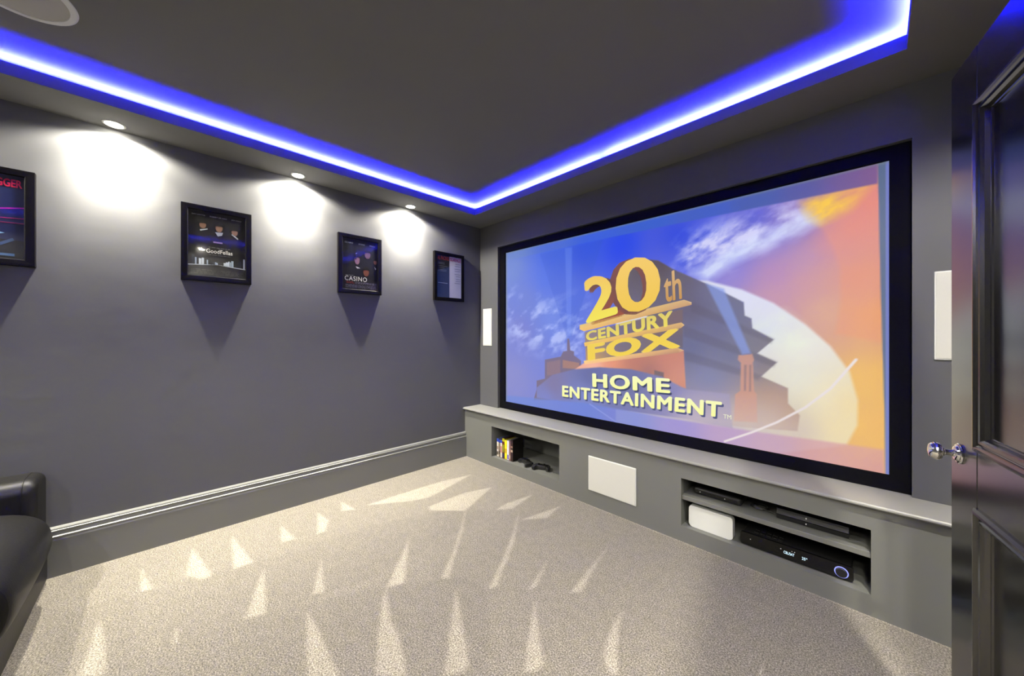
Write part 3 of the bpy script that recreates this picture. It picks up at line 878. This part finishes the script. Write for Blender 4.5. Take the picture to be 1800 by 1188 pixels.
# ------------------------------------------------------------------ disc cases in the left niche
def disc_case(x0, w, z1, spine, top, cover, label, y0=2.292, d=0.136, bits=()):
    t = thing('disc_case', label, 'disc case', (x0 + w / 2, y0, NF1), 'film and game cases standing in the left niche')
    z0 = NF1
    bobj('shell', (x0 + 0.0006, y0 + 0.002, z0), (x0 + w - 0.0006, y0 + d, z1), mat('case_cover_%d_%d_%d' % cover, lin(cover), 0.3, var=0.2, vscale=40), t, 0.0015)
    zt = z1 - 0.030
    bobj('spine', (x0 + 0.001, y0 + 0.0005, z0 + 0.003), (x0 + w - 0.001, y0 + 0.0025, zt), mat('case_spine_%d_%d_%d' % spine, lin(spine), 0.35, var=0.25, vscale=60), t)
    bobj('top_band', (x0 + 0.001, y0 + 0.0005, zt), (x0 + w - 0.001, y0 + 0.0025, z1 - 0.002), mat('case_band_%d_%d_%d' % top, lin(top), 0.35, var=0.1, vscale=60), t)
    for k, (za, zb, c) in enumerate(bits):
        bobj('spine_print', (x0 + 0.003, y0 - 0.0002, z0 + za), (x0 + w - 0.003, y0 + 0.0006, z0 + zb), mat('case_ink_%d_%d_%d' % c, lin(c), 0.4, var=0.1, vscale=50), t)
CS = [
    (0.455, 0.026, 0.266, (214,206,200), (40,66,170), (60,70,110), 'white-spined disc case with blue top, first from the left in the niche', ((0.02, 0.05, (90,80,70)), (0.07, 0.10, (150,130,120)))),
    (0.482, 0.022, 0.262, (122,108,92), (36,58,150), (60,60,80), 'brown-spined disc case with blue top, second in the niche', ((0.03, 0.06, (60,54,50)),)),
    (0.505, 0.024, 0.264, (214,206,196), (44,70,180), (90,40,40), 'pale-spined disc case with blue top, third in the niche', ((0.05, 0.11, (190,120,110)),)),
    (0.530, 0.032, 0.284, (84,20,24), (176,176,40), (40,16,16), 'dark red disc case with yellow-green top in the left niche', ((0.01, 0.05, (40,40,80)), (0.06, 0.13, (130,130,36)))),
    (0.563, 0.032, 0.276, (226,214,20), (230,218,30), (120,110,20), 'bright yellow disc case in the left niche', ((0.06, 0.10, (180,150,20)),)),
    (0.596, 0.026, 0.276, (214,216,232), (220,222,236), (140,140,160), 'white disc case right of the yellow one', ((0.01, 0.05, (110,90,190)),)),
    (0.623, 0.020, 0.278, (134,100,94), (120,92,88), (70,50,48), 'dusty pink disc case beside the large black one', ((0.02, 0.05, (180,160,150)),)),
    (0.644, 0.030, 0.290, (44,26,26), (50,32,32), (14,11,11), 'large black disc case at the right end of the row', ((0.085, 0.105, (190,170,150)), (0.125, 0.14, (150,120,110)))),
]
for x0, w, z1, sp, tp, cv, lb, bits in CS:
    disc_case(x0, w, z1, sp, tp, cv, lb, bits=bits)

# ------------------------------------------------------------------ game controllers
def controller(x, y, z, rot, tilt, label):
    t = bpy.data.objects.new('game_controller', None)
    COL.objects.link(t)
    tag(t, label, 'controller', 'black game controllers in the left niche')
    def add(name, b, m):
        o = obj(name, b, m, None, True)
        o.parent = t
        return o
    b = new()
    outline = []
    half = [(0.0, 0.026), (0.022, 0.027), (0.040, 0.030), (0.060, 0.026), (0.074, 0.010), (0.080, -0.016), (0.080, -0.044), (0.070, -0.056), (0.058, -0.052), (0.048, -0.030), (0.036, -0.022), (0.018, -0.024), (0.0, -0.025)]
    outline = half + [(-p[0], p[1]) for p in reversed(half[1:-1])]
    secs = [(0.0, 0.86, 0.004), (0.006, 0.97, 0.0), (0.018, 1.0, 0.0), (0.030, 0.97, 0.0), (0.036, 0.86, 0.0)]
    rings = [[b.verts.new((px * s, py * s, zz)) for px, py in outline] for zz, s, _ in secs]
    n = len(outline)
    for a, c in zip(rings, rings[1:]):
        for i in range(n):
            b.faces.new((a[i], a[(i + 1) % n], c[(i + 1) % n], c[i]))
    b.faces.new(list(reversed(rings[0])))
    b.faces.new(rings[-1])
    add('body', b, M_blk)
    for sx in (-1, 1):
        add('thumbstick', lathe(new(), [(0.006, 0.034), (0.005, 0.044), (0.0095, 0.046), (0.010, 0.050), (0.007, 0.051), (0, 0.049)], 18, Matrix.Translation((sx * 0.024, -0.010, 0))), M_blkgl)
        b = new()
        box(b, (sx * 0.050 - 0.016, 0.020, 0.014), (sx * 0.050 + 0.016, 0.034, 0.028), 0.004)
        add('trigger', b, M_blkgl)
    b = new()
    box(b, (-0.057, 0.004, 0.035), (-0.043, 0.009, 0.039), 0.001)
    box(b, (-0.0525, -0.0005, 0.035), (-0.0475, 0.0135, 0.039), 0.001)
    add('direction_pad', b, M_blkgl)
    for dx, dy in ((0, .009), (0, -.009), (.009, 0), (-.009, 0)):
        add('button', lathe(new(), [(0.004, 0.035), (0.0038, 0.0385), (0, 0.039)], 12, Matrix.Translation((0.050 + dx, 0.006 + dy, 0))), M_blkgl)
    b = new()
    box(b, (-0.020, 0.008, 0.0345), (0.020, 0.026, 0.0372), 0.0012)
    add('touch_pad', b, M_blkgl)
    t.location = (x, y, z)
    t.rotation_euler = (tilt, 0, rot)
    return t
controller(0.800, 2.345, NF1, math.radians(-20), 0, 'black game controller next to the disc cases in the niche')
controller(0.975, 2.350, NF1, math.radians(24), 0, 'black game controller further right on the niche floor')

# ------------------------------------------------------------------ devices in the right niche
SHZ = 0.2786
t = thing('set_top_box', 'low black set-top box with rounded front on the niche shelf, at its left', 'media box', (2.345, 2.36, SHZ))
bobj('shell', (2.215, 2.335, SHZ + 0.003), (2.470, 2.560, SHZ + 0.045), M_blk, t, 0.014, 4)
bobj('front_band', (2.235, 2.3335, SHZ + 0.016), (2.450, 2.336, SHZ + 0.030), M_blkgl, t)
for x in (2.252, 2.385):
    bobj('indicator', (x, 2.3325, SHZ + 0.020), (x + 0.005, 2.334, SHZ + 0.024), M_dot, t)
for x in (2.24, 2.44):
    for y in (2.36, 2.53):
        bobj('foot', (x - 0.01, y - 0.01, SHZ), (x + 0.01, y + 0.01, SHZ + 0.005), M_blk, t)

b = new()
pts = []
for k in range(90):
    a = k / 24 * 2 * PI
    rr = 0.045 - 0.00008 * k
    pts.append((2.545 + rr * math.cos(a), 2.41 + 0.8 * rr * math.sin(a), SHZ + 0.0035 + 0.00012 * k))
for k in range(12):
    pts.append((pts[89][0] + 0.012 * (k + 1), pts[89][1] - 0.002 * k, SHZ + 0.012 - 0.0006 * k))
o = obj('coiled_cable', tube(b, pts, 0.003, 6), M_blk, None, True)
tag(o, 'coiled black cable on the niche shelf between the two boxes', 'cable')

t = thing('games_console', 'black two-layer games console on the niche shelf, at its right', 'games console', (2.77, 2.36, SHZ))
def slanted(x0, x1, yb, yt, y1, z0, z1):
    b = new()
    extrude_profile(b, [(yb, z0), (y1, z0), (y1, z1), (yt, z1)], lambda p, q: (q, p[0], p[1]), (x0, x1))
    return b
obj('lower_half', slanted(2.632, 2.912, 2.338, 2.330, 2.62, SHZ + 0.003, SHZ + 0.025), M_blk, t)
obj('upper_half', slanted(2.632, 2.912, 2.330, 2.345, 2.62, SHZ + 0.029, SHZ + 0.053), M_blk, t)
obj('groove', slanted(2.636, 2.908, 2.338, 2.338, 2.61, SHZ + 0.025, SHZ + 0.029), M_blkgl, t)
bobj('disc_slot', (2.775, 2.3335, SHZ + 0.033), (2.900, 2.336, SHZ + 0.035), M_blkgl, t)
for z in (0.012, 0.038):
    bobj('indicator', (2.752, 2.3315 if z < 0.03 else 2.3345, SHZ + z), (2.756, 2.336 if z < 0.03 else 2.339, SHZ + z + 0.007), M_dot, t)
for x in (2.66, 2.885):
    bobj('foot', (x - 0.012, 2.36, SHZ), (x + 0.012, 2.385, SHZ + 0.004), M_blk, t)

t = thing('white_hub', 'white rounded panel hub standing at the left of the lower niche shelf', 'hub', (2.32, 2.30, NF2))
b = new()
def rrect(x0, z0, x1, z1, r, n=6):
    out = []
    for cx, cz, a0 in ((x1 - r, z1 - r, 0), (x0 + r, z1 - r, 90), (x0 + r, z0 + r, 180), (x1 - r, z0 + r, 270)):
        for k in range(n + 1):
            a = math.radians(a0 + 90 * k / n)
            out.append((cx + r * math.cos(a), cz + r * math.sin(a)))
    return out
extrude_profile(b, rrect(2.204, NF2, 2.438, NF2 + 0.127, 0.018), lambda p, q: (p[0], q, p[1]), (2.292, 2.335))
bmesh.ops.bevel(b, geom=[e for e in b.edges if abs(e.verts[0].co.y - e.verts[1].co.y) < 1e-5], offset=0.003, segments=2, affect='EDGES')
obj('casing', b, M_whitepl, t, True)
b = new()
extrude_profile(b, rrect(2.212, NF2 + 0.008, 2.430, NF2 + 0.119, 0.012), lambda p, q: (p[0], q, p[1]), (2.335, 2.350))
obj('back_plate', b, M_blk, t)

t = thing('av_receiver', 'slim black AV receiver with lit display and glowing ring knob in lower niche', 'receiver', (2.70, 2.45, NF2))
RZ0 = NF2 + 0.006
b = new()
prof = rrect(2.474, RZ0, 2.930, RZ0 + 0.068, 0.004, 2)
# left end of the fascia is rounded
extrude_profile(b, rrect(2.474, RZ0, 2.930, RZ0 + 0.066, 0.012, 4), lambda p, q: (p[0], q, p[1]), (2.297, 2.312))
obj('front_fascia', b, M_blkgl, t, True)
bobj('casing', (2.482, 2.312, RZ0), (2.922, 2.600, RZ0 + 0.060), M_blk, t, 0.003)
FZ = RZ0 + 0.033
def disp_text(txt, x0, x1, z0, z1):
    p, fs, v = text_in_quad(txt, [(x0, z1), (x1, z1), (x1, z0), (x0, z0)], 0.01)
    me = bpy.data.meshes.new('display_lettering')
    me.from_pydata([(q[0], 2.2962, q[1]) for q in p], [], fs)
    me.materials.append(M_disp)
    o = bpy.data.objects.new('display_lettering', me)
    COL.objects.link(o)
    o.parent = t
    o.matrix_parent_inverse = Matrix.Translation(-Vector(t['base']))
disp_text('CBL/SAT', 2.668, 2.712, FZ - 0.008, FZ + 0.006)
disp_text('25', 2.742, 2.756, FZ - 0.008, FZ + 0.006)
disp_text('"', 2.758, 2.763, FZ + 0.001, FZ + 0.006)
for x, z in ((2.654, .008), (2.700, .013), (2.711, .013), (2.520, .003)):
    bobj('indicator', (x, 2.2960, FZ + z), (x + 0.004, 2.2972, FZ + z + 0.003), M_dot, t)
my = Matrix.Translation((2.888, 2.297, FZ - 0.003)) @ Matrix.Rotation(PI / 2, 4, 'X')
obj('ring_light', lathe(new(), [(0.0215, 0.0), (0.0215, 0.0015), (0.0255, 0.0015), (0.0255, 0.0)], 40, my), M_ring, t, True)
obj('volume_knob', lathe(new(), [(0.0205, 0.0), (0.0205, 0.010), (0.0185, 0.012), (0, 0.012)], 36, my), M_blk, t, True)
for i in range(5):
    for j in range(2):
        x, y = 2.530 + i * 0.027, 2.345 + j * 0.034
        bobj('vent_grille', (x, y, RZ0 + 0.0598), (x + 0.020, y + 0.026, RZ0 + 0.0635), M_gris if False else M_blk, t, 0.0012, 1)
for x in (2.51, 2.90):
    for y in (2.33, 2.57):
        obj('foot', lathe(new(), [(0, 0), (0.014, 0), (0.014, 0.007), (0, 0.007)], 16, Matrix.Translation((x, y, NF2))), M_blk, t)

# ------------------------------------------------------------------ door, standing open against the right wall
d_ang = math.radians(10.4)
DW, DH, DT = 0.762, 1.972, 0.040
door = bpy.data.objects.new('door_1', None)
COL.objects.link(door)
tag(door, 'black gloss panelled door standing open at the right', kind='structure')
# local frame: u along the door from its leading edge, n out of the visible face, z up
eu = Vector((math.sin(d_ang), -math.cos(d_ang), 0))
en = Vector((-math.cos(d_ang), -math.sin(d_ang), 0))
DM = Matrix(((eu.x, en.x, 0, 3.153), (eu.y, en.y, 0, 1.606), (0, 0, 1, 0.008), (0, 0, 0, 1)))
door.matrix_world = DM
def dobj(name, b, m, parent=door, smooth=False):
    o = obj(name, b, m, None, smooth)
    o.parent = parent
    return o
ST, Z1, Z2, Z3, Z4 = 0.150, 0.230, 0.805, 0.955, 1.828   # stile width, panel limits
dobj('stile', box(new(), (0, -DT, 0), (ST - 0.0008, 0, DH), 0.002), M_door)
dobj('stile', box(new(), (DW - ST + 0.0008, -DT, 0), (DW, 0, DH), 0.002), M_door)
for za, zb in ((0, Z1), (Z2, Z3), (Z4, DH)):
    dobj('rail', box(new(), (ST, -DT, za), (DW - ST, -0.0006, zb), 0.0015), M_door)
MOULD = [(-0.004, 0.0), (-0.004, 0.004), (0.002, 0.009), (0.008, 0.010), (0.012, 0.006), (0.015, 0.0015), (0.0175, 0.0015), (0.021, 0.005), (0.027, 0.004), (0.031, -0.002), (0.034, -0.010), (0.037, -0.011), (0.040, -0.016), (0.0, -0.018)]
for za, zb in ((Z1, Z2), (Z3, Z4)):
    b = new()
    rings = []
    for cu, cz, su, sz in ((ST, za, 1, 1), (DW - ST, za, -1, 1), (DW - ST, zb, -1, -1), (ST, zb, 1, -1)):
        rings.append([b.verts.new((cu + su * i, dd, cz + sz * i)) for i, dd in MOULD])
    for k in range(4):
        a, c = rings[k], rings[(k + 1) % 4]
        for i in range(len(MOULD)):
            j = (i + 1) % len(MOULD)
            b.faces.new((a[i], a[j], c[j], c[i]))
    dobj('moulding', b, M_door)
    dobj('panel', box(new(), (ST - 0.01, -0.026, za - 0.01), (DW - ST + 0.01, -0.014, zb + 0.01)), M_door)
KZ = 0.921
km = Matrix.Translation((0.056, 0, KZ)) @ Matrix.Rotation(-PI / 2, 4, 'X')
dobj('rose_plate', lathe(new(), [(0.027, 0.0), (0.0275, 0.003), (0.025, 0.0045), (0.0245, 0.006), (0.022, 0.0065), (0.0185, 0.010), (0.012, 0.0115), (0, 0.0115)], 40, km), M_chrome, smooth=True)
knob = dobj('door_knob', lathe(new(), [(0.012, 0.010), (0.0085, 0.014), (0.0075, 0.022), (0.0085, 0.028), (0.012, 0.031), (0.0125, 0.033), (0.0205, 0.036), (0.0225, 0.038), (0.0225, 0.0395), (0.0240, 0.041), (0.0245, 0.044), (0.0235, 0.048), (0.0225, 0.049), (0.0215, 0.052), (0.018, 0.0555), (0.010, 0.058), (0, 0.0586)], 40, km), M_chrome, smooth=True)

# ------------------------------------------------------------------ recliner against the left wall
rec = thing('recliner', 'black leather cinema recliner facing the screen beside the left wall', 'armchair', (0.54, -0.85, 0))
CFY = -0.415
def cushion(bm, lo, hi, r, seg=5):
    return box(bm, lo, hi, r, seg)
bobj('base_panel', (0.060, -1.28, 0.012), (1.105, CFY, 0.20), M_leather, rec, 0.02, 4)
# arms: slightly flared box with rounded shoulders
for x0, x1 in ((0.035, 0.265), (0.900, 1.130)):
    b = new()
    RR = 0.038
    secs = [(-1.25 + RR * (1 - math.cos(math.radians(a))), RR * (1 - math.sin(math.radians(a)))) for a in (0, 30, 60, 90)]
    secs += [(CFY - 0.005 - RR + RR * math.sin(math.radians(a)), RR * (1 - math.cos(math.radians(a)))) for a in (0, 15, 30, 45, 60, 75, 90)]
    rings = [[b.verts.new((p[0], y, p[1])) for p in rrect(x0 + i, 0.035 + i, x1 - i, 0.575 - i, 0.060 - i, 6)] for y, i in secs]
    for a, c in zip(rings, rings[1:]):
        for k in range(len(a)):
            j = (k + 1) % len(a)
            b.faces.new((a[k], a[j], c[j], c[k]))
    b.faces.new(rings[0])
    b.faces.new(list(reversed(rings[-1])))
    arm = obj('arm', b, M_leather, rec, True)
    xc = (x0 + x1) / 2
    pp = [(p[0], CFY - 0.0475, p[1]) for p in rrect(x0 - 0.0005, 0.0345, x1 + 0.0005, 0.5755, 0.060, 6)]
    obj('piping', tube(new(), pp + pp[:1], 0.0022, 6), M_leather, arm, True).matrix_parent_inverse = Matrix()
    mt = Matrix.Translation((xc, -0.60, 0.575))
    o = obj('recline_button', lathe(new(), [(0.017, -0.002), (0.017, 0.003), (0.013, 0.004), (0.011, 0.0015), (0, 0.002)], 28, mt), M_chrome, arm, True)
# seat cushion with a rolled front falling to the footrest
prof = [(-1.05, 0.40), (-1.05, 0.455), (-0.90, 0.468), (-0.72, 0.470), (-0.58, 0.466), (-0.49, 0.452), (-0.425, 0.425), (-0.385, 0.385), (-0.366, 0.335), (-0.364, 0.285), (-0.376, 0.235), (-0.398, 0.190), (-0.425, 0.160), (-0.47, 0.155), (-0.60, 0.20), (-0.90, 0.30)]
b = new()
xs = [(0.258, 0.90), (0.266, 0.955), (0.285, 0.985), (0.33, 1.0), (0.56, 1.012), (0.835, 1.0), (0.88, 0.985), (0.899, 0.955), (0.907, 0.90)]
cyy, czz = -0.68, 0.31
rings = [[b.verts.new((x, cyy + (p[0] - cyy) * s, czz + (p[1] - czz) * s)) for p in prof] for x, s in xs]
n = len(prof)
for a, c in zip(rings, rings[1:]):
    for i in range(n):
        b.faces.new((a[i], a[(i + 1) % n], c[(i + 1) % n], c[i]))
b.faces.new(rings[0])
b.faces.new(list(reversed(rings[-1])))
seat = obj('seat_cushion', b, M_leather, rec, True)
md = seat.modifiers.new('smooth', 'SUBSURF')
md.levels = md.render_levels = 2
def slope_box(name, lo, hi, r, ang, piv):
    b = box(new(), lo, hi, r, 5)
    bmesh.ops.rotate(b, verts=b.verts, cent=piv, matrix=Matrix.Rotation(ang, 3, 'X'))
    return obj(name, b, M_leather, rec, True)
slope_box('backrest', (0.262, -1.20, 0.40), (0.818, -1.00, 0.86), 0.06, math.radians(14), (0.54, -1.1, 0.4))
slope_box('headrest', (0.290, -1.19, 0.85), (0.790, -1.03, 1.08), 0.06, math.radians(14), (0.54, -1.1, 0.4))
